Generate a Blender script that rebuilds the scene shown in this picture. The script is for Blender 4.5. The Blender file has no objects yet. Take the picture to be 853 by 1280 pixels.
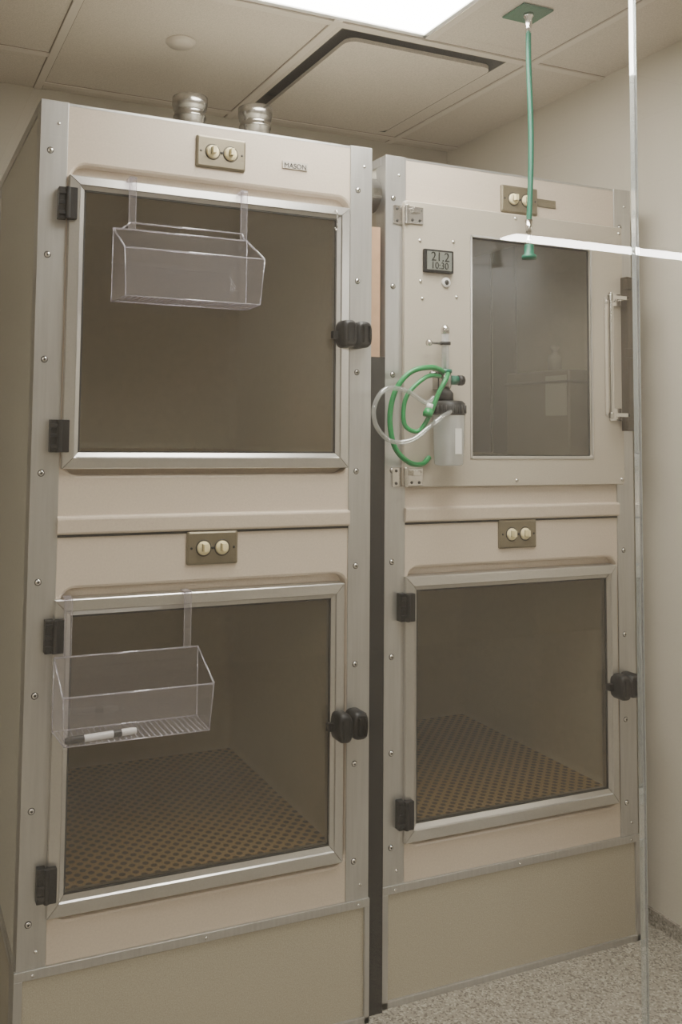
import bpy, bmesh, math, numpy as np
from mathutils import Vector, Matrix
PI=math.pi
COL=bpy.context.scene.collection
# ---------------- materials ----------------
def new_mat(name):
    m=bpy.data.materials.new(name); m.use_nodes=True
    nt=m.node_tree; b=nt.nodes['Principled BSDF']; return m,nt,b
def pbr(name,col,rough=.5,metal=0,noise=0,scale=50,bump=0,stretch=None,spec=.5):
    m,nt,b=new_mat(name)
    b.inputs['Base Color'].default_value=(*col,1); b.inputs['Roughness'].default_value=rough
    b.inputs['Metallic'].default_value=metal; b.inputs['Specular IOR Level'].default_value=spec
    L=nt.links
    if noise or bump:
        tc=nt.nodes.new('ShaderNodeTexCoord'); mp=nt.nodes.new('ShaderNodeMapping')
        if stretch: mp.inputs['Scale'].default_value=stretch
        n=nt.nodes.new('ShaderNodeTexNoise'); n.inputs['Scale'].default_value=scale; n.inputs['Detail'].default_value=4
        L.new(tc.outputs['Object'],mp.inputs[0]); L.new(mp.outputs[0],n.inputs['Vector'])
        if noise:
            r=nt.nodes.new('ShaderNodeValToRGB')
            r.color_ramp.elements[0].position=.3; r.color_ramp.elements[1].position=.7
            r.color_ramp.elements[0].color=(*[c*(1-noise) for c in col],1)
            r.color_ramp.elements[1].color=(*[min(1,c*(1+noise)) for c in col],1)
            L.new(n.outputs['Fac'],r.inputs[0]); L.new(r.outputs[0],b.inputs['Base Color'])
            if metal>.3:
                mr=nt.nodes.new('ShaderNodeMapRange'); mr.inputs['To Min'].default_value=rough-.03; mr.inputs['To Max'].default_value=rough+.03
                L.new(n.outputs['Fac'],mr.inputs[0]); L.new(mr.outputs[0],b.inputs['Roughness'])
        if bump:
            bp=nt.nodes.new('ShaderNodeBump'); bp.inputs['Strength'].default_value=bump; bp.inputs['Distance'].default_value=.002
            L.new(n.outputs['Fac'],bp.inputs['Height']); L.new(bp.outputs[0],b.inputs['Normal'])
    return m
def thin_glass(name,tint,r0=.05,haze=0,hazecol=(.9,.9,.9),rough=0.0):
    m=bpy.data.materials.new(name); m.use_nodes=True; nt=m.node_tree; nt.nodes.clear(); L=nt.links
    tr=nt.nodes.new('ShaderNodeBsdfTransparent'); tr.inputs[0].default_value=(*tint,1)
    gl=nt.nodes.new('ShaderNodeBsdfGlossy'); gl.inputs['Roughness'].default_value=rough; gl.inputs[0].default_value=(1,1,1,1)
    lw=nt.nodes.new('ShaderNodeLayerWeight'); lw.inputs[0].default_value=.5
    pw=nt.nodes.new('ShaderNodeMath'); pw.operation='POWER'; pw.inputs[1].default_value=5
    ma=nt.nodes.new('ShaderNodeMath'); ma.operation='MULTIPLY_ADD'; ma.inputs[1].default_value=.8; ma.inputs[2].default_value=r0; ma.use_clamp=True
    L.new(lw.outputs['Facing'],pw.inputs[0]); L.new(pw.outputs[0],ma.inputs[0])
    mx=nt.nodes.new('ShaderNodeMixShader'); L.new(ma.outputs[0],mx.inputs[0]); L.new(gl.outputs[0],mx.inputs[2])
    src=tr
    if haze:
        df=nt.nodes.new('ShaderNodeBsdfDiffuse'); df.inputs[0].default_value=(*hazecol,1)
        m2=nt.nodes.new('ShaderNodeMixShader'); m2.inputs[0].default_value=haze
        L.new(tr.outputs[0],m2.inputs[1]); L.new(df.outputs[0],m2.inputs[2]); src=m2
    L.new(src.outputs[0],mx.inputs[1])
    o=nt.nodes.new('ShaderNodeOutputMaterial'); L.new(mx.outputs[0],o.inputs[0])
    return m
def emis(name,col,s):
    m=bpy.data.materials.new(name); m.use_nodes=True; nt=m.node_tree; nt.nodes.clear()
    e=nt.nodes.new('ShaderNodeEmission'); e.inputs[0].default_value=(*col,1); e.inputs[1].default_value=s
    o=nt.nodes.new('ShaderNodeOutputMaterial'); nt.links.new(e.outputs[0],o.inputs[0]); return m
def speckle(name,base,dark,light,scale,rough=.6):
    m,nt,b=new_mat(name); L=nt.links
    tc=nt.nodes.new('ShaderNodeTexCoord'); v=nt.nodes.new('ShaderNodeTexVoronoi'); v.inputs['Scale'].default_value=scale
    L.new(tc.outputs['Object'],v.inputs['Vector'])
    sp=nt.nodes.new('ShaderNodeSeparateColor'); L.new(v.outputs['Color'],sp.inputs[0])
    r=nt.nodes.new('ShaderNodeValToRGB'); r.color_ramp.interpolation='CONSTANT'
    e=r.color_ramp.elements; e[0].color=(*dark,1); e[0].position=0; e[1].position=.22; e[1].color=(*base,1)
    a=e.new(.8); a.color=(*light,1)
    L.new(sp.outputs[0],r.inputs[0]); L.new(r.outputs[0],b.inputs['Base Color']); b.inputs['Roughness'].default_value=rough
    return m
M_beige=pbr('beige_fiberglass',(.60,.51,.415),.40,noise=.05,scale=260,bump=.12)
M_side=pbr('side_laminate',(.52,.50,.43),.45,noise=.05,scale=200)
M_base=pbr('base_panel_laminate',(.41,.37,.285),.45,noise=.14,scale=420)
M_alu=pbr('brushed_aluminium',(.53,.52,.50),.36,metal=.8,noise=.06,scale=14,stretch=(10,10,.6))
M_aluh=pbr('brushed_aluminium_frame',(.60,.585,.56),.30,metal=.9,noise=.03,scale=220)
M_chrome=pbr('chrome',(.72,.70,.67),.18,metal=1)
M_galv=pbr('galvanised_steel',(.40,.385,.36),.22,metal=.95,noise=.35,scale=22)
M_black=pbr('black_plastic',(.010,.010,.011),.45,spec=.35)
M_rubber=pbr('dark_seal',(.03,.028,.025),.7)
M_cream=pbr('cream_bakelite',(.78,.68,.40),.35)
M_plate=pbr('bronze_switch_plate',(.20,.170,.115),.35,metal=.5,noise=.05,scale=90)
M_inner=pbr('chamber_liner',(.59,.53,.43),.5,noise=.04,scale=60)
M_smoke=thin_glass('smoked_acrylic',(.575,.555,.50),.045,haze=.06,hazecol=(.50,.465,.39),rough=.05)
M_smoke2=thin_glass('smoked_acrylic_oxygen',(.54,.53,.49),.03,haze=.075,hazecol=(.46,.435,.38),rough=.2)
M_clear=thin_glass('clear_acrylic',(.94,.93,.95),.08,haze=.05,hazecol=(.86,.82,.87))
M_rim=thin_glass('clear_acrylic_edge',(.82,.80,.84),.14,haze=.20,hazecol=(.85,.81,.87))
M_pane=thin_glass('partition_glass',(.965,.975,.965),.055,haze=.024,hazecol=(.85,.80,.72))
M_edge=thin_glass('polished_glass_edge',(.70,.76,.72),.3,haze=.30,hazecol=(.9,.92,.9))
M_green=pbr('green_tube',(.003,.22,.055),.35)
M_green2=pbr('green_hose_aged',(.005,.12,.07),.4)
M_tube=thin_glass('clear_tube',(.78,.79,.77),.12,haze=.17,hazecol=(.8,.82,.8))
M_bottle=thin_glass('bottle_plastic',(.86,.87,.87),.10,haze=.36,hazecol=(.80,.82,.82))
M_white=pbr('white_plastic',(.72,.71,.68),.4)
M_paper=pbr('paper',(.45,.425,.375),.7)
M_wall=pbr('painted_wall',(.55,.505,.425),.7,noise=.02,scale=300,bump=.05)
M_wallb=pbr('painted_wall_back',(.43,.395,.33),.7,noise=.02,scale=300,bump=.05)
M_tile=pbr('ceiling_tile_mineral',(.58,.52,.445),.85,noise=.14,scale=330,bump=.2)
M_tbar=pbr('ceiling_grid_metal',(.62,.56,.485),.5)
M_grid_shade=pbr('ceiling_grid_reveal',(.28,.245,.20),.8)
M_dark=pbr('duct_dark',(.10,.095,.083),.8)
M_lcd=pbr('lcd_screen',(.15,.16,.135),.3)
M_card=pbr('cardboard',(.46,.29,.175),.8,noise=.06,scale=60)
M_gap_shade=pbr('gap_shade',(.02,.018,.016),.8)
M_floor=speckle('terrazzo_floor',(.31,.28,.23),(.17,.15,.125),(.44,.405,.34),250)
M_cove=speckle('terrazzo_cove',(.29,.26,.22),(.18,.16,.13),(.40,.365,.31),250)
M_door=pbr('oxygen_door_panel',(.46,.41,.335),.34,noise=.06,scale=420)
M_light=emis('light_diffuser',(1,.965,.90),19)
M_fill_light=emis('added_fill_light',(1,.965,.90),14)
M_strip=emis('fluorescent_strip',(1,.97,.92),75)
def mat_perf():
    m,nt,b=new_mat('perforated_mat'); L=nt.links
    tc=nt.nodes.new('ShaderNodeTexCoord')
    def grid(off):
        mp=nt.nodes.new('ShaderNodeMapping'); mp.inputs['Scale'].default_value=(36,36,0); mp.inputs['Location'].default_value=(off,off,0)
        L.new(tc.outputs['Object'],mp.inputs[0])
        fr=nt.nodes.new('ShaderNodeVectorMath'); fr.operation='FRACTION'; L.new(mp.outputs[0],fr.inputs[0])
        d=nt.nodes.new('ShaderNodeVectorMath'); d.operation='DISTANCE'; d.inputs[1].default_value=(.5,.5,0); L.new(fr.outputs[0],d.inputs[0])
        return d.outputs['Value']
    mn=nt.nodes.new('ShaderNodeMath'); mn.operation='MINIMUM'; L.new(grid(0),mn.inputs[0]); L.new(grid(.5),mn.inputs[1])
    r=nt.nodes.new('ShaderNodeValToRGB'); e=r.color_ramp.elements
    e[0].position=.21; e[0].color=(.028,.020,.011,1); e[1].position=.27; e[1].color=(.52,.35,.16,1)
    L.new(mn.outputs[0],r.inputs[0]); L.new(r.outputs[0],b.inputs['Base Color']); b.inputs['Roughness'].default_value=.4
    return m
M_perf=mat_perf()
# ---------------- helpers ----------------
def empty(name,loc=(0,0,0)):
    o=bpy.data.objects.new(name,None); o.location=loc; COL.objects.link(o); o.empty_display_size=.05; return o
def finish(name,bm,mats,parent=None,bevel=0,smooth=False,loc=None,seg=2):
    bmesh.ops.recalc_face_normals(bm,faces=bm.faces)
    me=bpy.data.meshes.new(name); bm.to_mesh(me); bm.free()
    for m in (mats if isinstance(mats,(list,tuple)) else [mats]): me.materials.append(m)
    o=bpy.data.objects.new(name,me); COL.objects.link(o)
    if parent: o.parent=parent
    if loc: o.location=loc
    if smooth:
        for p in me.polygons: p.use_smooth=True
    if bevel:
        md=o.modifiers.new('bevel','BEVEL'); md.width=bevel; md.segments=seg; md.limit_method='ANGLE'; md.angle_limit=.6
        for p in me.polygons: p.use_smooth=True
        md.harden_normals=True
    return o
def add_box(bm,x0,x1,y0,y1,z0,z1,mi=0):
    v=[bm.verts.new(c) for c in [(x0,y0,z0),(x1,y0,z0),(x1,y1,z0),(x0,y1,z0),(x0,y0,z1),(x1,y0,z1),(x1,y1,z1),(x0,y1,z1)]]
    for f in [(0,3,2,1),(4,5,6,7),(0,1,5,4),(1,2,6,5),(2,3,7,6),(3,0,4,7)]:
        bm.faces.new([v[i] for i in f]).material_index=mi
def box(name,x0,x1,y0,y1,z0,z1,mat,parent=None,bevel=0,seg=2):
    bm=bmesh.new(); add_box(bm,x0,x1,y0,y1,z0,z1); return finish(name,bm,mat,parent,bevel,seg=seg)
def boxes(name,lst,mat,parent=None,bevel=0):
    bm=bmesh.new()
    for l in lst: add_box(bm,*l)
    return finish(name,bm,mat,parent,bevel)
def add_rev(bm,center,axis,prof,n=32,mi=0,sm=True):
    a=Vector(axis).normalized(); t=Vector((0,0,1)) if abs(a.z)<.9 else Vector((1,0,0))
    u=a.cross(t).normalized(); w=a.cross(u); c=Vector(center); rings=[]
    for r,h in prof:
        if r<1e-6: rings.append([bm.verts.new(c+a*h)])
        else: rings.append([bm.verts.new(c+a*h+(u*math.cos(2*PI*i/n)+w*math.sin(2*PI*i/n))*r) for i in range(n)])
    for A,B in zip(rings[:-1],rings[1:]):
        for i in range(n):
            j=(i+1)%n
            if len(A)==1 and len(B)==1: continue
            if len(A)==1: f=bm.faces.new([A[0],B[i],B[j]])
            elif len(B)==1: f=bm.faces.new([A[i],B[0],A[j]])
            else: f=bm.faces.new([A[i],B[i],B[j],A[j]])
            f.material_index=mi; f.smooth=sm
def rev(name,center,axis,prof,mat,parent=None,n=32):
    bm=bmesh.new(); add_rev(bm,center,axis,prof,n); return finish(name,bm,mat,parent)
def catmull(pts,k=10):
    P=[Vector(p) for p in pts]; out=[]; n=len(P)
    for i in range(n-1):
        a=P[max(i-1,0)];b=P[i];c=P[i+1];d=P[min(i+2,n-1)]
        for j in range(k):
            t=j/k
            out.append(.5*((2*b)+(c-a)*t+(2*a-5*b+4*c-d)*t*t+(3*b-a-3*c+d)*t**3))
    out.append(P[-1]); return out
def add_tube(bm,pts,r,n=12,mi=0,k=10,raw=False):
    C=[Vector(p) for p in pts] if raw else catmull(pts,k); rings=[]
    up=Vector((0,0,1)); T0=(C[1]-C[0]).normalized()
    u=T0.cross(up) if T0.cross(up).length>.1 else T0.cross(Vector((1,0,0))); u.normalize()
    for i,c in enumerate(C):
        T=(C[min(i+1,len(C)-1)]-C[max(i-1,0)]).normalized()
        u=(u-T*u.dot(T)).normalized(); w=T.cross(u)
        rings.append([bm.verts.new(c+(u*math.cos(2*PI*j/n)+w*math.sin(2*PI*j/n))*r) for j in range(n)])
    for A,B in zip(rings[:-1],rings[1:]):
        for i in range(n):
            f=bm.faces.new([A[i],A[(i+1)%n],B[(i+1)%n],B[i]]); f.smooth=True; f.material_index=mi
    bm.faces.new(rings[0][::-1]).material_index=mi; bm.faces.new(rings[-1]).material_index=mi
def tube(name,pts,r,mat,parent=None,n=12,k=10,raw=False):
    bm=bmesh.new(); add_tube(bm,pts,r,n,0,k,raw); return finish(name,bm,mat,parent)
def rrect(x0,x1,z0,z1,r,n=6):
    out=[]
    for cx,cz,a in [(x1-r,z1-r,0),(x0+r,z1-r,90),(x0+r,z0+r,180),(x1-r,z0+r,270)]:
        for i in range(n+1):
            t=math.radians(a+90*i/n); out.append((cx+r*math.cos(t),cz+r*math.sin(t)))
    return out
def loopv(bm,pts,y): return [bm.verts.new((p[0],y,p[1])) for p in pts]
def fill(bm,loops,mi=0):
    es=[]
    for lp in loops:
        for i in range(len(lp)):
            a,b=lp[i],lp[(i+1)%len(lp)]
            e=bm.edges.get((a,b)) or bm.edges.new((a,b)); es.append(e)
    r=bmesh.ops.triangle_fill(bm,edges=es,use_beauty=True,use_dissolve=False)
    for g in r['geom']:
        if isinstance(g,bmesh.types.BMFace): g.material_index=mi
def bridge(bm,A,B,mi=0):
    n=len(A)
    for i in range(n):
        j=(i+1)%n; f=bm.faces.new([A[i],A[j],B[j],B[i]]); f.material_index=mi
def text(name,s,size,loc,mat,parent,ext=.0004):
    cu=bpy.data.curves.new(name,'FONT'); cu.body=s; cu.size=size; cu.extrude=ext; cu.materials.append(mat)
    o=bpy.data.objects.new(name,cu); COL.objects.link(o); o.parent=parent; o.location=loc; o.rotation_euler=(PI/2,0,0); return o

W=.74;H=1.89;D=.66;HB=.256
OX=.7913;OY=.0247
# ---------------- cabinet parts ----------------
def front_module(name,z0,z1,rec,opn,parent):
    bm=bmesh.new(); x0,x1=.05,.69
    outer=loopv(bm,[(x0,z0),(x1,z0),(x1,z1),(x0,z1)],0.0)
    R=rrect(*rec,.028)
    l0=loopv(bm,rrect(rec[0]-.006,rec[1]+.006,rec[2]-.006,rec[3]+.006,.034),0.0)
    l1=loopv(bm,rrect(rec[0]-.002,rec[1]+.002,rec[2]-.002,rec[3]+.002,.030),0.002)
    l2=loopv(bm,R,0.008); l3=loopv(bm,R,0.022)
    hole=loopv(bm,[(opn[0],opn[2]),(opn[1],opn[2]),(opn[1],opn[3]),(opn[0],opn[3])],0.022)
    fill(bm,[outer,l0]); bridge(bm,l0,l1); bridge(bm,l1,l2); bridge(bm,l2,l3); fill(bm,[l3,hole])
    finish(name,bm,M_beige,parent)
def chamber(name,z0,z1,parent):
    bm=bmesh.new(); x0,x1,y0,y1=.07,.665,.022,.62
    v=lambda *c: bm.verts.new(c)
    A=[v(x0,y0,z0),v(x1,y0,z0),v(x1,y0,z1),v(x0,y0,z1)]
    B=[v(x0,y1,z0),v(x1,y1,z0),v(x1,y1,z1),v(x0,y1,z1)]
    for i in range(4): bm.faces.new([A[i],A[(i+1)%4],B[(i+1)%4],B[i]])
    bm.faces.new(B)
    bmesh.ops.bevel(bm,geom=[e for e in bm.edges if not e.is_boundary],offset=.03,segments=5,profile=.5,affect='EDGES')
    o=finish(name,bm,M_inner,parent,smooth=True)
def door_frame(name,x0,x1,z0,z1,gx0,gx1,gz0,gz1,yf,parent):
    bm=bmesh.new()
    O=[(x0,z0),(x1,z0),(x1,z1),(x0,z1)]; G=[(gx0,gz0),(gx1,gz0),(gx1,gz1),(gx0,gz1)]
    g=.0008
    for i in range(4):
        j=(i+1)%4
        o0,o1,g0,g1=Vector(O[i]),Vector(O[j]),Vector(G[i]),Vector(G[j])
        d=(o1-o0).normalized()*g
        o0=o0+d;o1=o1-d;g0=g0+d;g1=g1-d
        prof=[(0,.020),(0,yf+.002),(.06,yf),(.68,yf-.0015),(.74,yf+.002),(1,yf+.006),(1,.014)]
        def pt(a,b,t): return a+(b-a)*t
        A=[bm.verts.new((pt(o0,g0,t).x,y,pt(o0,g0,t).y)) for t,y in prof]
        B=[bm.verts.new((pt(o1,g1,t).x,y,pt(o1,g1,t).y)) for t,y in prof]
        for k in range(len(prof)-1): bm.faces.new([A[k],A[k+1],B[k+1],B[k]])
        bm.faces.new(A); bm.faces.new(B[::-1])
    finish(name,bm,M_aluh,parent)
def smoked(name,x0,x1,z0,z1,y,parent,mat=None):
    bm=bmesh.new(); v=[bm.verts.new(c) for c in [(x0,y,z0),(x1,y,z0),(x1,y,z1),(x0,y,z1)]]; bm.faces.new(v)
    o=finish(name,bm,mat or M_smoke,parent)
    t=.0035
    boxes(name+'_gasket',[(x0-.001,x0+t,y-.0015,y+.002,z0,z1),(x1-t,x1+.001,y-.0015,y+.002,z0,z1),(x0,x1,y-.0015,y+.002,z1-t,z1+.001),(x0,x1,y-.0015,y+.002,z0-.001,z0+t)],M_rubber,parent)
def switch(name,cx,cz,parent):
    w,h=.055,.0335
    bm=bmesh.new()
    a=loopv(bm,rrect(cx-w,cx+w,cz-h,cz+h,.003,2),0); b=loopv(bm,rrect(cx-w,cx+w,cz-h,cz+h,.003,2),-.004)
    c=loopv(bm,rrect(cx-w+.004,cx+w-.004,cz-h+.004,cz+h-.004,.003,2),-.0065)
    bridge(bm,a,b);bridge(bm,b,c);bm.faces.new(c)
    finish(name+'_plate',bm,M_plate,parent)
    bm=bmesh.new()
    for sx in (-.020,.020):
        add_rev(bm,(cx+sx,-.006,cz),(0,-1,0),[(.0170,0),(.0170,.001),(.0155,.0015)],28,1)
        add_rev(bm,(cx+sx,-.006,cz),(0,-1,0),[(.0138,0),(.0138,.003),(.012,.005),(0,.005)],28,0)
        add_box(bm,cx+sx-.0050,cx+sx-.0036,-.0118,-.0112,cz-.006,cz+.009,1)
        add_box(bm,cx+sx-.0038,cx+sx+.0038,-.022,-.0112,cz-.005,cz+.009,0)
    add_rev(bm,(cx,-.006,cz),(0,-1,0),[(.003,0),(.003,.001),(0,.0015)],12,1)
    for sx in (-.046,.046):
        add_rev(bm,(cx+sx,-.006,cz),(0,-1,0),[(.0025,0),(.0025,.001),(0,.0015)],12,1)
    finish(name+'_toggles',bm,[M_cream,M_rubber],parent)
def hinge(name,x,zc,parent):
    bm=bmesh.new(); h=.031
    add_box(bm,x-.018,x-.002,-.020,.0,zc-h,zc+h)
    add_box(bm,x+.001,x+.018,-.024,-.008,zc-h,zc+h)
    for k in (-1,0,1): add_box(bm,x-.018,x-.003,-.0235,-.019,zc+k*.02-.004,zc+k*.02+.004)
    add_rev(bm,(x,-.021,zc-h),(0,0,1),[(0,0),(.0055,0),(.0055,2*h),(0,2*h)],14)
    finish(name,bm,M_black,parent,bevel=.0012)
def latch(name,x,zc,parent):
    bm=bmesh.new()
    def lob(cx,hw,y0,y1,hh):
        pts=[]; n=28
        for sc,y in [(.9,y0),(1,y0-.004),(1,y1+.010),(.93,y1+.003),(.75,y1)]:
            ring=[]
            for i in range(n):
                t=2*PI*i/n; ct,st=math.cos(t),math.sin(t); ex=.62
                ring.append(bm.verts.new((cx+hw*sc*math.copysign(abs(ct)**ex,ct),y,zc+hh*sc*math.copysign(abs(st)**ex,st))))
            pts.append(ring)
        for A_,B_ in zip(pts[:-1],pts[1:]):
            for i in range(n):
                f=bm.faces.new([A_[i],A_[(i+1)%n],B_[(i+1)%n],B_[i]]); f.smooth=True
        bm.faces.new(pts[-1])
    lob(x-.022,.0165,-.004,-.048,.030)
    lob(x+.017,.0190,.002,-.042,.029)
    add_box(bm,x-.050,x-.03,-.020,-.008,zc-.010,zc+.006)
    add_box(bm,x-.028,x+.022,-.030,-.008,zc-.018,zc+.018)
    add_box(bm,x+.018,x+.040,-.022,.0,zc-.02,zc+.02)
    for k in (-1,1):
        for q in (-1,1): add_box(bm,x+.0195*k-.0025+q*.007,x+.0195*k-.0015+q*.007,-.0500,-.040,zc-.018,zc+.018)
    finish(name,bm,M_black,parent)
SZ=[1.79,1.585,1.382,1.165,.96,.75,.54,.337]
def cabinet(name,loc):
    P=empty(name,loc)
    boxes('side_panels',[(0.002,.012,.003,D,HB,H),(W-.012,W-.002,.003,D,HB,H),(.012,W-.012,D-.01,D,HB,H),(.012,W-.012,.024,D-.01,H-.012,H-.003)],M_side,P)
    boxes('corner_posts',[(0,.054,-.003,0.0,HB,H),(0,.003,0.0,.04,HB,H),(W-.055,W,-.003,0,HB,H),(W-.003,W,0,.04,HB,H),
        (0,.003,D-.04,D,HB,H),(W-.003,W,D-.04,D,HB,H)],M_alu,P,.0008)
    boxes('top_edge_trim',[(-.0005,.0035,.02,D,H-.02,H),(.054,W-.055,-.0005,.03,H-.006,H-.001)],M_alu,P)
    bm=bmesh.new()
    for z in SZ:
        for x in (.020,.704):
            add_rev(bm,(x,-.003,z),(0,-1,0),[(.0056,0),(.0056,.0008),(.0044,.0024),(.0015,.003),(0,.0024)],14,0)
            add_rev(bm,(x,-.0056,z),(0,-1,0),[(.0026,0),(.002,.0004),(0,.0005)],8,1)
            add_rev(bm,(x,-.003,z),(0,-1,0),[(.0068,0),(.0066,.0003),(.005,.0004)],14,1)
    for x in (.035,.72):
        for z in (H-.045,HB+.03):
            add_rev(bm,(x,-.003,z),(0,-1,0),[(.0035,0),(.003,.0015),(0,.002)],12,0)
    for x in (.03,.37,.715):
        add_rev(bm,(x,-.006,HB-.01),(0,-1,0),[(.003,0),(.0025,.0012),(0,.0016)],12,0)
    finish('screws',bm,[M_chrome,M_rubber],P)
    box('base_panel',.002,W-.002,.0,D,.012,HB-.002,M_base,P)
    boxes('base_trim',[(-.004,W+.002,-.006,.0,HB-.017,HB),(-.004,.012,-.006,.0,.0,HB-.017),(W-.010,W+.002,-.006,.0,.0,HB-.017),
        (-.004,W+.002,-.006,0,0,.014),(-.004,W+.002,0,.03,HB-.002,HB+.001),(-.004,.002,0,.05,0,HB),(-.004,.002,.05,D,HB-.016,HB)],M_alu,P,.0008)
    return P
def lip(P):
    bm=bmesh.new()
    prof=[(0,1.083),(-.001,1.081),(-.009,1.079),(-.010,1.076),(-.0085,1.052),(-.007,1.0485),(0,1.046)]
    A=[bm.verts.new((.053,y,z)) for y,z in prof]; B=[bm.verts.new((.686,y,z)) for y,z in prof]
    for k in range(len(prof)-1): bm.faces.new([A[k],A[k+1],B[k+1],B[k]])
    bm.faces.new(A); bm.faces.new(B[::-1])
    finish('seam_lip',bm,M_beige,P)
    box('seam_dark_strip',.054,.686,-.002,.0,1.042,1.0465,M_rubber,P)  # thin dark strip along the lip's bottom edge
def lower(P,lx):
    front_module('lower_front_panel',HB,1.046,(.064,.682,.333,.944),(.08,.652,.372,.90),P)
    chamber('lower_chamber',.362,.985,P)
    door_frame('lower_door_frame',.051,.673,.343,.926,.083,.643,.380,.895,-.012,P)
    smoked('lower_door_glass',.083,.643,.380,.895,-.004,P)
    box('perforated_mat',.075,.66,.025,.605,.366,.374,M_perf,P)
    hinge('lower_hinge_top',.051,.860,P); hinge('lower_hinge_bottom',.049,.408,P)
    latch('lower_latch',lx,.630,P)
    switch('lower_switch',.370,1.012,P)
A=cabinet('animal_intensive_care_cage',(0,0,0)); lip(A); lower(A,.682)
front_module('upper_front_panel',1.046,H-.003,(.064,.684,1.161,1.769),(.08,.655,1.195,1.725),A)
chamber('upper_chamber',1.185,1.81,A)
door_frame('upper_door_frame',.057,.680,1.173,1.745,.088,.650,1.204,1.719,-.012,A)
smoked('upper_door_glass',.088,.650,1.204,1.719,-.004,A)
box('upper_mat',.075,.66,.025,.605,1.188,1.196,M_perf,A)
hinge('upper_hinge_top',.054,1.686,A); hinge('upper_hinge_bottom',.050,1.236,A)
latch('upper_latch',.686,1.463,A)
switch('upper_switch',.375,1.830,A)
box('maker_plate',.518,.578,-.003,0,1.818,1.834,pbr('label_silver',(.50,.46,.40),.4,metal=.4),A)
text('maker_text','MASON',.0155,(.521,-.0034,1.8195),M_black,A)
tube('door_hook',[(.640,-.012,1.735),(.642,-.02,1.73),(.643,-.02,1.70),(.640,-.02,1.69),(.637,-.02,1.695)],.0015,M_chrome,A)

B=cabinet('animal_intensive_care_cage.001',(OX,OY,0)); lip(B); lower(B,.687)
front_module('upper_front_panel',1.046,H-.003,(.10,.66,1.17,1.74),(.11,.65,1.19,1.72),B)
chamber('upper_chamber',1.185,1.81,B)
switch('upper_switch',.380,1.825,B)
box('maker_plate',.436,.494,-.003,0,1.817,1.836,M_plate,B)
bm=bmesh.new()
X0,X1,Z0,Z1=.044,.700,1.127,1.786
wx0,wx1,wz0,wz1=.230,.592,1.197,1.718
f0=loopv(bm,rrect(X0,X1,Z0,Z1,.006,3),-.004); f1=loopv(bm,rrect(X0,X1,Z0,Z1,.006,3),-.012); f2=loopv(bm,rrect(X0+.002,X1-.002,Z0+.002,Z1-.002,.006,3),-.014)
h0=loopv(bm,rrect(wx0,wx1,wz0,wz1,.006,3),-.014); h1=loopv(bm,rrect(wx0,wx1,wz0,wz1,.006,3),-.004)
bridge(bm,f0,f1);bridge(bm,f1,f2);fill(bm,[f2,h0]);bridge(bm,h0,h1);fill(bm,[f0,h1])
finish('oxygen_door',bm,M_door,B)
boxes('window_trim',[(wx0-.004,wx1+.006,-.016,-.012,wz1-.001,wz1+.005),(wx0-.004,wx1+.006,-.016,-.012,wz0-.006,wz0+.001),(wx0-.005,wx0+.001,-.016,-.012,wz0-.006,wz1+.005),(wx1,wx1+.006,-.016,-.012,wz0-.006,wz1+.005)],M_aluh,B,.001)
smoked('oxygen_door_window',wx0,wx1,wz0,wz1,-.008,B,M_smoke2)
M_refl_dark=pbr('reflection_dark_grey',(.22,.21,.195),.45); M_refl=pbr('reflection_grey',(.27,.245,.205),.4)
boxes('reflection_dark_bands',[(.648,.657,.34,.44,1.19,1.80),(.652,.658,.455,.59,1.19,1.80)],M_refl_dark,B,.002)  # pieces down to the bottle are solid stand-ins for window reflections
box('reflection_box',.585,.662,.055,.300,1.187,1.420,M_refl,B,.006)
box('reflection_box_lid',.580,.662,.050,.305,1.385,1.392,M_refl_dark,B,.002)
box('reflection_note',.5835,.5848,.062,.140,1.300,1.405,M_paper,B)
rev('reflection_bottle',(.625,.15,1.420),(0,0,1),[(0,0),(.018,0),(.018,.038),(.008,.050),(.008,.060),(.012,.062),(.012,.070),(0,.072)],M_paper,B,20)
def chinge(name,zc):
    bm=bmesh.new()
    add_box(bm,.018,.046,-.007,-.003,zc-.022,zc+.022); add_box(bm,.050,.092,-.018,-.014,zc-.020,zc+.020)
    add_rev(bm,(.048,-.016,zc-.022),(0,0,1),[(0,0),(.006,0),(.006,.044),(0,.044)],14)
    add_box(bm,.060,.080,-.028,-.018,zc+.004,zc+.016)
    finish(name,bm,M_chrome,B,.001)
    bm=bmesh.new()
    for x,y,z in [(.028,-.007,zc-.014),(.028,-.007,zc+.014),(.062,-.018,zc-.012),(.082,-.018,zc-.012),(.084,-.018,zc+.012)]:
        add_rev(bm,(x,y,z),(0,-1,0),[(.0036,0),(.0030,.0018),(0,.0022)],12)
    finish(name+'_screws',bm,M_rubber,B)
chinge('oxygen_door_hinge_top',1.752); chinge('oxygen_door_hinge_bottom',1.150)
bm=bmesh.new()
add_tube(bm,[(.618,-.056,1.606),(.618,-.056,1.292)],.0055,14,raw=True)
for z in (1.596,1.303):
    add_box(bm,.613,.672,-.061,-.052,z-.006,z+.003)
    add_box(bm,.664,.672,-.061,-.014,z-.006,z+.003)
    add_box(bm,.650,.688,-.018,-.014,z-.016,z+.016)
    add_rev(bm,(.618,-.056,z-.010),(0,0,1),[(0,0),(.009,0),(.009,.014),(0,.014)],14)
add_box(bm,.636,.646,-.0175,-.014,1.30,1.60)
finish('pull_handle',bm,M_chrome,B,.0008)
bm=bmesh.new(); add_box(bm,.692,.700,-.036,-.014,1.262,1.655); add_box(bm,.700,.730,-.032,-.003,1.262,1.655)
for z in (1.635,1.46,1.28): add_box(bm,.690,.731,-.038,-.028,z-.012,z+.012)
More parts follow.
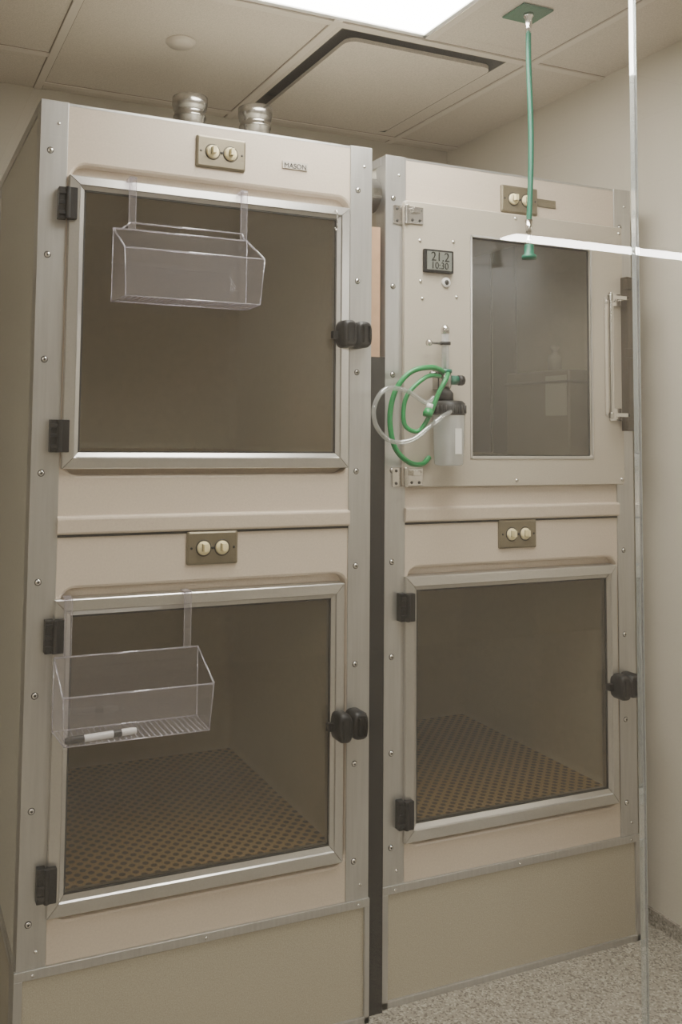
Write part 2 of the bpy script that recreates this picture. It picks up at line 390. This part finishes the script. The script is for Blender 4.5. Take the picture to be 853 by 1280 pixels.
finish('strike_bar',bm,pbr('dark_metal',(.08,.065,.05),.4,metal=.5),B,.001)
bx=(.092,.172,1.622,1.676)
box('lcd_housing',bx[0],bx[1],-.024,-.014,bx[2],bx[3],M_black,B,.002)
box('lcd_face',bx[0]+.006,bx[1]-.006,-.0248,-.0235,bx[2]+.006,bx[3]-.005,M_lcd,B)
text('lcd_digits','21.2',.030,(bx[0]+.016,-.0252,bx[2]+.027),M_black,B)
text('lcd_digits_small','10:30',.022,(bx[0]+.016,-.0252,bx[2]+.009),M_black,B)
bm=bmesh.new()
for x,z in [(.085,1.695),(.178,1.70),(.087,1.60),(.187,1.57),(.092,1.56),(.69,1.77),(.69,1.14),(.36,1.775),(.36,1.14)]:
    add_rev(bm,(x,-.014,z),(0,-1,0),[(.0045,0),(.0038,.002),(0,.003)],14)
finish('oxygen_door_screws',bm,M_chrome,B)
rev('port_knob',(.156,-.014,1.602),(0,-1,0),[(.012,0),(.012,.003),(.010,.005),(0,.005)],M_white,B,24)
rev('port_knob_center',(.156,-.0185,1.602),(0,-1,0),[(.006,0),(.006,.001),(0,.0012)],M_rubber,B,16)

# ---------------- flowmeter / humidifier ----------------
F=empty('oxygen_flowmeter_humidifier',(OX-.035,OY,0))
bm=bmesh.new(); add_rev(bm,(.168,-.045,1.392),(0,0,1),[(0,0),(.0085,0),(.0085,.085),(.006,.09),(0,.09)],20)
finish('flow_tube',bm,M_bottle,F)
bm=bmesh.new(); add_rev(bm,(.168,-.045,1.392),(0,0,1),[(0,0),(.0022,0),(.0022,.088),(0,.088)],10)
add_rev(bm,(.168,-.045,1.478),(0,0,1),[(0,0),(.0095,0),(.0095,.012),(.005,.020),(0,.02)],20)
add_rev(bm,(.168,-.045,1.455),(-1,0,0),[(.003,0),(.003,.040),(.007,.040),(.007,.048),(0,.048)],16)
finish('flow_tube_core',bm,M_chrome,F)
rev('flow_tube_collar',(.168,-.045,1.452),(0,0,1),[(0,0),(.0125,0),(.0125,.007),(0,.007)],M_black,F,20)
bm=bmesh.new(); add_rev(bm,(.168,-.045,1.352),(0,0,1),[(0,0),(.012,0),(.014,.006),(.014,.03),(.011,.04),(0,.04)],20)
add_rev(bm,(.150,-.045,1.385),(-1,0,0),[(0,-.01),(.005,-.01),(.005,.022),(0,.022)],14)
add_box(bm,.155,.181,-.035,-.014,1.35,1.40)
finish('flow_valve_body',bm,M_galv,F,0)
bm=bmesh.new(); add_rev(bm,(.182,-.045,1.372),(1,0,0),[(0,0),(.010,0),(.011,.004),(.011,.018),(0,.018)],18)
add_rev(bm,(.168,-.045,1.388),(0,0,1),[(0,0),(.0155,0),(.0155,.008),(0,.008)],20)
finish('flow_valve_green_knob',bm,M_green2,F,0)
bm=bmesh.new(); add_rev(bm,(.168,-.045,1.322),(0,0,1),[(0,0),(.018,0),(.018,.02),(.01,.03),(0,.03)],24)
add_rev(bm,(.174,-.050,1.292),(0,0,1),[(0,0),(.037,0),(.038,.004),(.037,.026),(.03,.032),(0,.034)],32)
add_rev(bm,(.200,-.05,1.372),(1,0,0),[(0,0),(.012,0),(.012,.012),(0,.012)],8)
for i in range(24):
    a=2*PI*i/24; x=.174+.038*math.cos(a); y=-.05+.038*math.sin(a)
    add_rev(bm,(x,y,1.296),(0,0,1),[(0,0),(.0018,0),(.0018,.018),(0,.018)],6)
finish('humidifier_cap',bm,M_black,F)
bm=bmesh.new(); add_rev(bm,(.174,-.050,1.178),(0,0,1),[(0,.0),(.029,0),(.033,.004),(.035,.06),(.036,.114)],32)
finish('humidifier_bottle',bm,M_bottle,F)
bm=bmesh.new(); add_rev(bm,(.174,-.050,1.184),(0,0,1),[(.002,0),(.006,0),(.006,.012),(.002,.012),(.002,.11)],12)
finish('diffuser_stem',bm,M_white,F)
box('bottle_label',.166,.183,-.0862,-.0855,1.205,1.262,M_white,F)
tube('green_tube_long',[(.160,-.05,1.390),(.12,-.06,1.398),(.07,-.055,1.386),(.034,-.05,1.345),(.022,-.045,1.285),(.034,-.045,1.22),(.07,-.045,1.186),(.115,-.03,1.180),(.142,-.02,1.195)],.0060,M_green,F)
tube('green_tube_short',[(.165,-.06,1.385),(.14,-.085,1.368),(.12,-.085,1.335),(.105,-.08,1.295),(.080,-.07,1.255),(.05,-.06,1.27),(.055,-.06,1.33),(.105,-.06,1.375),(.15,-.05,1.380)],.0050,M_green,F)
tube('clear_tube_loop',[(.160,-.08,1.300),(.125,-.09,1.285),(.095,-.085,1.262),(.055,-.08,1.235),(.010,-.07,1.232),(-.026,-.07,1.262),(-.033,-.07,1.305),(-.005,-.07,1.345),(.05,-.07,1.342),(.095,-.075,1.318),(.12,-.07,1.33)],.0052,M_tube,F)
rev('hose_adapter_green',(.093,-.084,1.287),(.25,0,1),[(0,0),(.010,0),(.011,.008),(.008,.018),(0,.018)],M_green,F,20)
rev('hose_adapter_white',(.098,-.084,1.303),(.25,0,1),[(0,0),(.007,0),(.007,.012),(0,.012)],M_white,F,20)

# ---------------- baskets ----------------
def basket(name,x0,x1,zb,zf,zk,hookz,straps,loc=(0,0,0),plate=False):
    P=empty(name,loc); y0,y1=-.024,-.118
    tp=.006
    bm=bmesh.new()
    def quad(a,b,c,d,mi=0): bm.faces.new([bm.verts.new(p) for p in (a,b,c,d)]).material_index=mi
    quad((x0,y0,zb),(x1,y0,zb),(x1,y0,zk),(x0,y0,zk))
    quad((x0+tp,y1+tp,zb),(x1-tp,y1+tp,zb),(x1,y1,zf),(x0,y1,zf))
    quad((x0,y0,zb),(x0+tp,y1+tp,zb),(x0,y1,zf),(x0,y0,zk))
    quad((x1,y0,zb),(x1-tp,y1+tp,zb),(x1,y1,zf),(x1,y0,zk))
    quad((x0,y0,zb),(x1,y0,zb),(x1-tp,y1+tp,zb),(x0+tp,y1+tp,zb))
    finish('walls',bm,M_clear,P)
    bm=bmesh.new(); r=.0018
    segs=[((x0,y1,zf),(x1,y1,zf)),((x0,y0,zk),(x1,y0,zk)),((x0,y0,zk),(x0,y1,zf)),((x1,y0,zk),(x1,y1,zf)),
      ((x0+tp,y1+tp,zb),(x1-tp,y1+tp,zb)),((x0,y1,zf),(x0+tp,y1+tp,zb)),((x1,y1,zf),(x1-tp,y1+tp,zb)),((x0,y0,zb),(x0+tp,y1+tp,zb)),((x1,y0,zb),(x1-tp,y1+tp,zb)),((x0,y0,zb),(x1,y0,zb)),((x1,y0,zb),(x1,y0,zk)),((x0,y0,zb),(x0,y0,zk))]
    if plate:
        pz=zk+.014
        segs+=[((x0+.035,y0,pz),(x1-.012,y0,pz)),((x0+.035,y0,pz),(x0+.018,y0,zk)),((x1-.012,y0,pz),(x1-.004,y0,zk))]
    for a,b in segs: add_tube(bm,[a,b],r if a[2]>zb+.01 and b[2]>zb+.01 else .0012,8,raw=True)
    n=26
    for i in range(1,n):
        x=x0+(x1-x0)*i/n; add_tube(bm,[(x,y0,zb),(x,y1+tp,zb)],.0013,6,raw=True)
    finish('rims_and_ribs',bm,M_rim,P)
    bm=bmesh.new()
    for s in straps:
        for xx in (s-.007,s+.007):
            add_box(bm,xx-.0006,xx+.0006,y0-.0015,y0,zk-.002,hookz)
        add_box(bm,s-.007,s+.007,y0-.001,.002,hookz-.0015,hookz+.0015)
    finish('strap_edges',bm,M_rim,P)
    bm=bmesh.new()
    for s in straps: add_box(bm,s-.007,s+.007,y0-.0013,y0-.0005,zk-.002,hookz)
    finish('straps',bm,M_clear,P)
    return P
basket('clear_acrylic_basket',.143,.428,1.500,1.590,1.645,1.750,(.181,.420),plate=True)
basket('clear_acrylic_basket.001',.050,.335,.688,.775,.822,.930,(.075,.312))
bm=bmesh.new(); ax=Vector((1,.10,.0)).normalized(); pb=(.058,-.105,.6962)
add_rev(bm,pb,ax,[(0,0),(.004,0),(.0065,.004),(.0065,.035)],20,1)
add_rev(bm,pb,ax,[(.0062,.035),(.0062,.125),(.005,.135),(0,.136)],20,0)
add_rev(bm,pb,ax,[(.0064,.090),(.0064,.106)],20,1)
finish('marker_pen',bm,[M_white,M_black])
T=empty('shallow_clear_tray',(OX,OY,0))
bm=bmesh.new(); tx0,tx1,ty0,ty1=.10,.26,.30,.57
for a,b in [((tx0,ty0),(tx1,ty0)),((tx1,ty0),(tx1,ty1)),((tx1,ty1),(tx0,ty1)),((tx0,ty1),(tx0,ty0))]:
    add_tube(bm,[(*a,.400),(*b,.400)],.0028,8,raw=True)
    bm.faces.new([bm.verts.new(p) for p in ((*a,.375),(*b,.375),(*b,.400),(*a,.400))])
finish('tray_rim',bm,M_rim,T)
box('tray_base',tx0,tx1,ty0,ty1,.3745,.3755,M_clear,T)

# ---------------- behind / between ----------------
for nm,cx in (('exhaust_duct_collar',.473),('exhaust_duct_collar.001',.664)):
    bm=bmesh.new(); z=1.888
    add_rev(bm,(cx,.5,z),(0,0,1),[(0,0),(.055,0),(.055,.004),(.042,.006),(.042,.190),(.045,.193),(.045,.199),(.042,.202),(.042,.215),(.045,.217),(.048,.232),(.048,.250),(.044,.252),(.041,.250),(.039,.10),(0,.10)],36)
    finish(nm,bm,M_galv)
bm=bmesh.new(); add_rev(bm,(.7405,.06,1.80),(1,0,0),[(0,0),(.04,0),(.045,.004),(.045,.012),(.040,.016),(.040,.040),(0,.040)],32)
finish('side_port_collar',bm,M_galv)
box('cardboard_box',.745,.782,.03,.42,1.42,1.72,M_card)
box('gap_shade_board',.745,.785,.012,.50,0,1.42,M_gap_shade)  # near-black slab added to paint the shade low in the gap

# ---------------- hanging green hose ----------------
HZ=2.275
Hh=empty('hanging_oxygen_hose',(0,0,0))
bm=bmesh.new(); add_box(bm,1.112,1.202,-.07,.01,HZ-.006,HZ-.0005); finish('ceiling_plate',bm,pbr('green_outlet_plate',(.008,.10,.045),.4),Hh,.002)
bm=bmesh.new(); add_rev(bm,(1.155,-.035,HZ-.006),(0,0,-1),[(0,0),(.012,0),(.012,.008),(.008,.012),(.008,.03),(.0068,.034),(.0068,.05),(0,.05)],20)
finish('outlet_fitting',bm,M_chrome,Hh)
tube('hose',[(1.155,-.035,HZ-.04),(1.153,-.037,2.15),(1.156,-.04,1.98),(1.152,-.042,1.85),(1.146,-.043,1.755)],.0064,M_green2,Hh,14)
bm=bmesh.new(); add_rev(bm,(1.146,-.043,1.76),(0,0,-1),[(0,0),(.0085,0),(.0085,.03),(.0065,.032),(.0065,.045),(.010,.047),(.010,.06),(0,.06)],20)
finish('hose_ferrule',bm,M_chrome,Hh)
bm=bmesh.new(); add_rev(bm,(1.146,-.043,1.70),(0,0,-1),[(0,0),(.010,0),(.011,.004),(.011,.022),(.017,.026),(.017,.034),(0,.036)],20)
finish('hose_connector',bm,M_green2,Hh)

# ---------------- room ----------------
XR=1.622;YB=.95;XL=-1.7;YF=-3.6;XC=4.9;YG=-.45
box('floor',XL-.1,XC+.1,YF-.1,YB+.1,-.1,0,M_floor)
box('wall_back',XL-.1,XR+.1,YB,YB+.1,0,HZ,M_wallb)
box('wall_right',XR,XR+.1,YG,YB,0,HZ,M_wall)
box('wall_corridor_side',XR+.1,XC,YG,YG+.1,0,HZ,M_wall)
box('wall_left',XL-.1,XL,YF,YB,0,HZ,M_wall)
box('wall_front',XL,XC,YF-.1,YF,0,HZ,M_wall)
box('wall_corridor_end',XC,XC+.1,YF,YG+.1,0,HZ,M_wall)
box('baseboard_right',XR-.008,XR,YG,YB,0,.038,M_cove)
FX0,FX1,FY0,FY1=.40,1.008,-1.04,.185
DX0,DX1,DY0,DY1=.785,1.30,.225,.86
bm=bmesh.new()
def cl(x0,x1,y0,y1): add_box(bm,x0,x1,y0,y1,HZ,HZ+.1)
cl(XL-.1,FX0,YF-.1,YB+.1); cl(FX1,DX1,FY0,DY0); cl(FX0,XC+.1,YF-.1,FY0); cl(FX0,DX0,FY1,YB+.1); cl(DX0,FX1,FY1,DY0); cl(DX0,DX1,DY1,YB+.1); cl(DX1,XC+.1,FY0,YB+.1)
finish('ceiling',bm,M_tile)
tb=[]; h=.011; zt0,zt1=HZ-.004,HZ
for x in (-1.1,-.48,.135,1.37): tb.append((x-h,x+h,YF if x!=1.37 else FY0,YB,zt0,zt1))
tb.append((.755-h,.755+h,FY1,YB,zt0,zt1))
for x in (2.0,2.62,3.24,3.86,4.48): tb.append((x-h,x+h,YF,YG,zt0,zt1))
tb.append((.755-h,.755+h,YF,FY0-.02,zt0,zt1))
tb.append((.135+h,XR,.90-h,.90+h,zt0-.0002,zt1))
tb.append((XL,.135-h,.69-h,.69+h,zt0,zt1))
tb.append((FX1,XR,.205-h,.205+h,zt0-.0002,zt1)); tb.append((.135+h,FX1,.205-h,.205+h,zt0-.0002,zt1))
tb.append((FX1,FX1+.022,FY0,FY1,zt0,zt1))
for y in (-1.06,-2.28): tb.append((XL,XC,y-h,y+h,zt0-.0002,zt1))
boxes('ceiling_grid_bars',tb,M_tbar)
boxes('ceiling_grid_shadow_lines',[(a-.0028,b+.0028,c_-.0028,d_+.0028,HZ-.0009,HZ) for a,b,c_,d_,e_,f_ in tb],M_grid_shade)  # darker strips beside the bars, shadow lines put in as colour
Lf=empty('recessed_ceiling_light_panel',(0,0,0))
def fixture(x0,x1,y0,y1,par,mat):
    box('diffuser',x0+.012,x1-.012,y0+.012,y1-.012,HZ+.002,HZ+.012,mat,par)
    boxes('frame',[(x0,x1,y0,y0+.012,HZ-.002,HZ+.012),(x0,x1,y1-.012,y1,HZ-.002,HZ+.012),(x0,x0+.012,y0,y1,HZ-.002,HZ+.012),(x1-.012,x1,y0,y1,HZ-.002,HZ+.012)],M_white,par,.001)
fixture(FX0,FX1,FY0,FY1,Lf,M_light)
Lg=empty('added_fill_light_panel',(0,0,-.016)); fixture(-1.45,-.85,-3.0,-1.5,Lg,M_fill_light)  # unseen panel behind the camera, added as fill light
V=empty('air_supply_diffuser',(0,0,0))
boxes('plenum',[(DX0,DX1,DY0,DY1,HZ+.06,HZ+.07),(DX0,DX0+.003,DY0,DY1,HZ,HZ+.06),(DX1-.003,DX1,DY0,DY1,HZ,HZ+.06),(DX0,DX1,DY0,DY0+.003,HZ,HZ+.06),(DX0,DX1,DY1-.003,DY1,HZ,HZ+.06)],M_dark,V)
bm=bmesh.new()
pl=[(p[0],p[1]) for p in rrect(DX0+.048,DX1-.004,DY0+.052,DY1-.002,.03)]
lo=[bm.verts.new((x,y,HZ-.001)) for x,y in pl]; hi=[bm.verts.new((x,y,HZ+.010)) for x,y in pl]
bm.faces.new(lo); bm.faces.new(hi[::-1]); bridge(bm,lo,hi)
finish('face_plate',bm,M_tile,V)
rev('sprinkler_cover_plate',(.433,.467,HZ),(0,0,-1),[(0,0),(.040,0),(.040,.003),(.034,.006),(.034,.010),(0,.010)],M_tbar,None,32)
S=empty('linear_ceiling_light',(0,0,0))
box('lens',2.68,4.5,-2.87,-2.75,HZ-.028,HZ-.02,M_strip,S); box('housing',2.67,4.51,-2.875,-2.745,HZ-.02,HZ,M_white,S)

# ---------------- glass partition ----------------
G=empty('glass_partition',(0,0,0))
def pane(name,x0,x1,y):
    bm=bmesh.new(); bm.faces.new([bm.verts.new(c) for c in [(x0,y,.01),(x1,y,.01),(x1,y,HZ),(x0,y,HZ)]]); finish(name,bm,M_pane,G)
pane('pane_left',XL,1.046,YG); pane('pane_right',1.054,XR,YG)
boxes('pane_edge',[(1.0460,1.0472,YG-.005,YG+.005,.01,HZ),(1.0528,1.0540,YG-.005,YG+.005,.01,HZ)],M_edge,G)
box('pane_joint_strip',1.0472,1.0528,YG-.004,YG+.004,.01,HZ,M_clear,G)
box('floor_channel',XL,XR,YG-.012,YG+.012,0,.01,M_alu,G)

# ---------------- camera ----------------
f,cx,cy,rx,ry,yaw=1094.81596,295.52616,464.40743,-0.06214,0.01510,0.38245
c,s=math.cos,math.sin
R0=np.array([[1,0,0],[0,0,-1],[0,1,0]],float)
Rz=np.array([[c(yaw),-s(yaw),0],[s(yaw),c(yaw),0],[0,0,1]])
Rx=np.array([[1,0,0],[0,c(rx),-s(rx)],[0,s(rx),c(rx)]])
Ry=np.array([[c(ry),-s(ry),0],[s(ry),c(ry),0],[0,0,1]])
R=Ry@Rx@R0@Rz
cam=bpy.data.cameras.new('camera'); co=bpy.data.objects.new('camera',cam); COL.objects.link(co)
m=Matrix.Identity(4)
for i in range(3):
    m[i][0]=R[0][i]; m[i][1]=-R[1][i]; m[i][2]=-R[2][i]
m[0][3],m[1][3],m[2][3]=-0.26303,-1.69333,1.25986
co.matrix_world=m
cam.sensor_fit='VERTICAL'; cam.sensor_height=36; cam.sensor_width=24; cam.lens=36*f/1280
cam.shift_x=(426.5-cx)/1280; cam.shift_y=(cy-640)/1280; cam.clip_start=.02
bpy.context.scene.camera=co
w=bpy.data.worlds.new('world'); bpy.context.scene.world=w; w.use_nodes=True
w.node_tree.nodes['Background'].inputs[0].default_value=(.02,.02,.02,1)
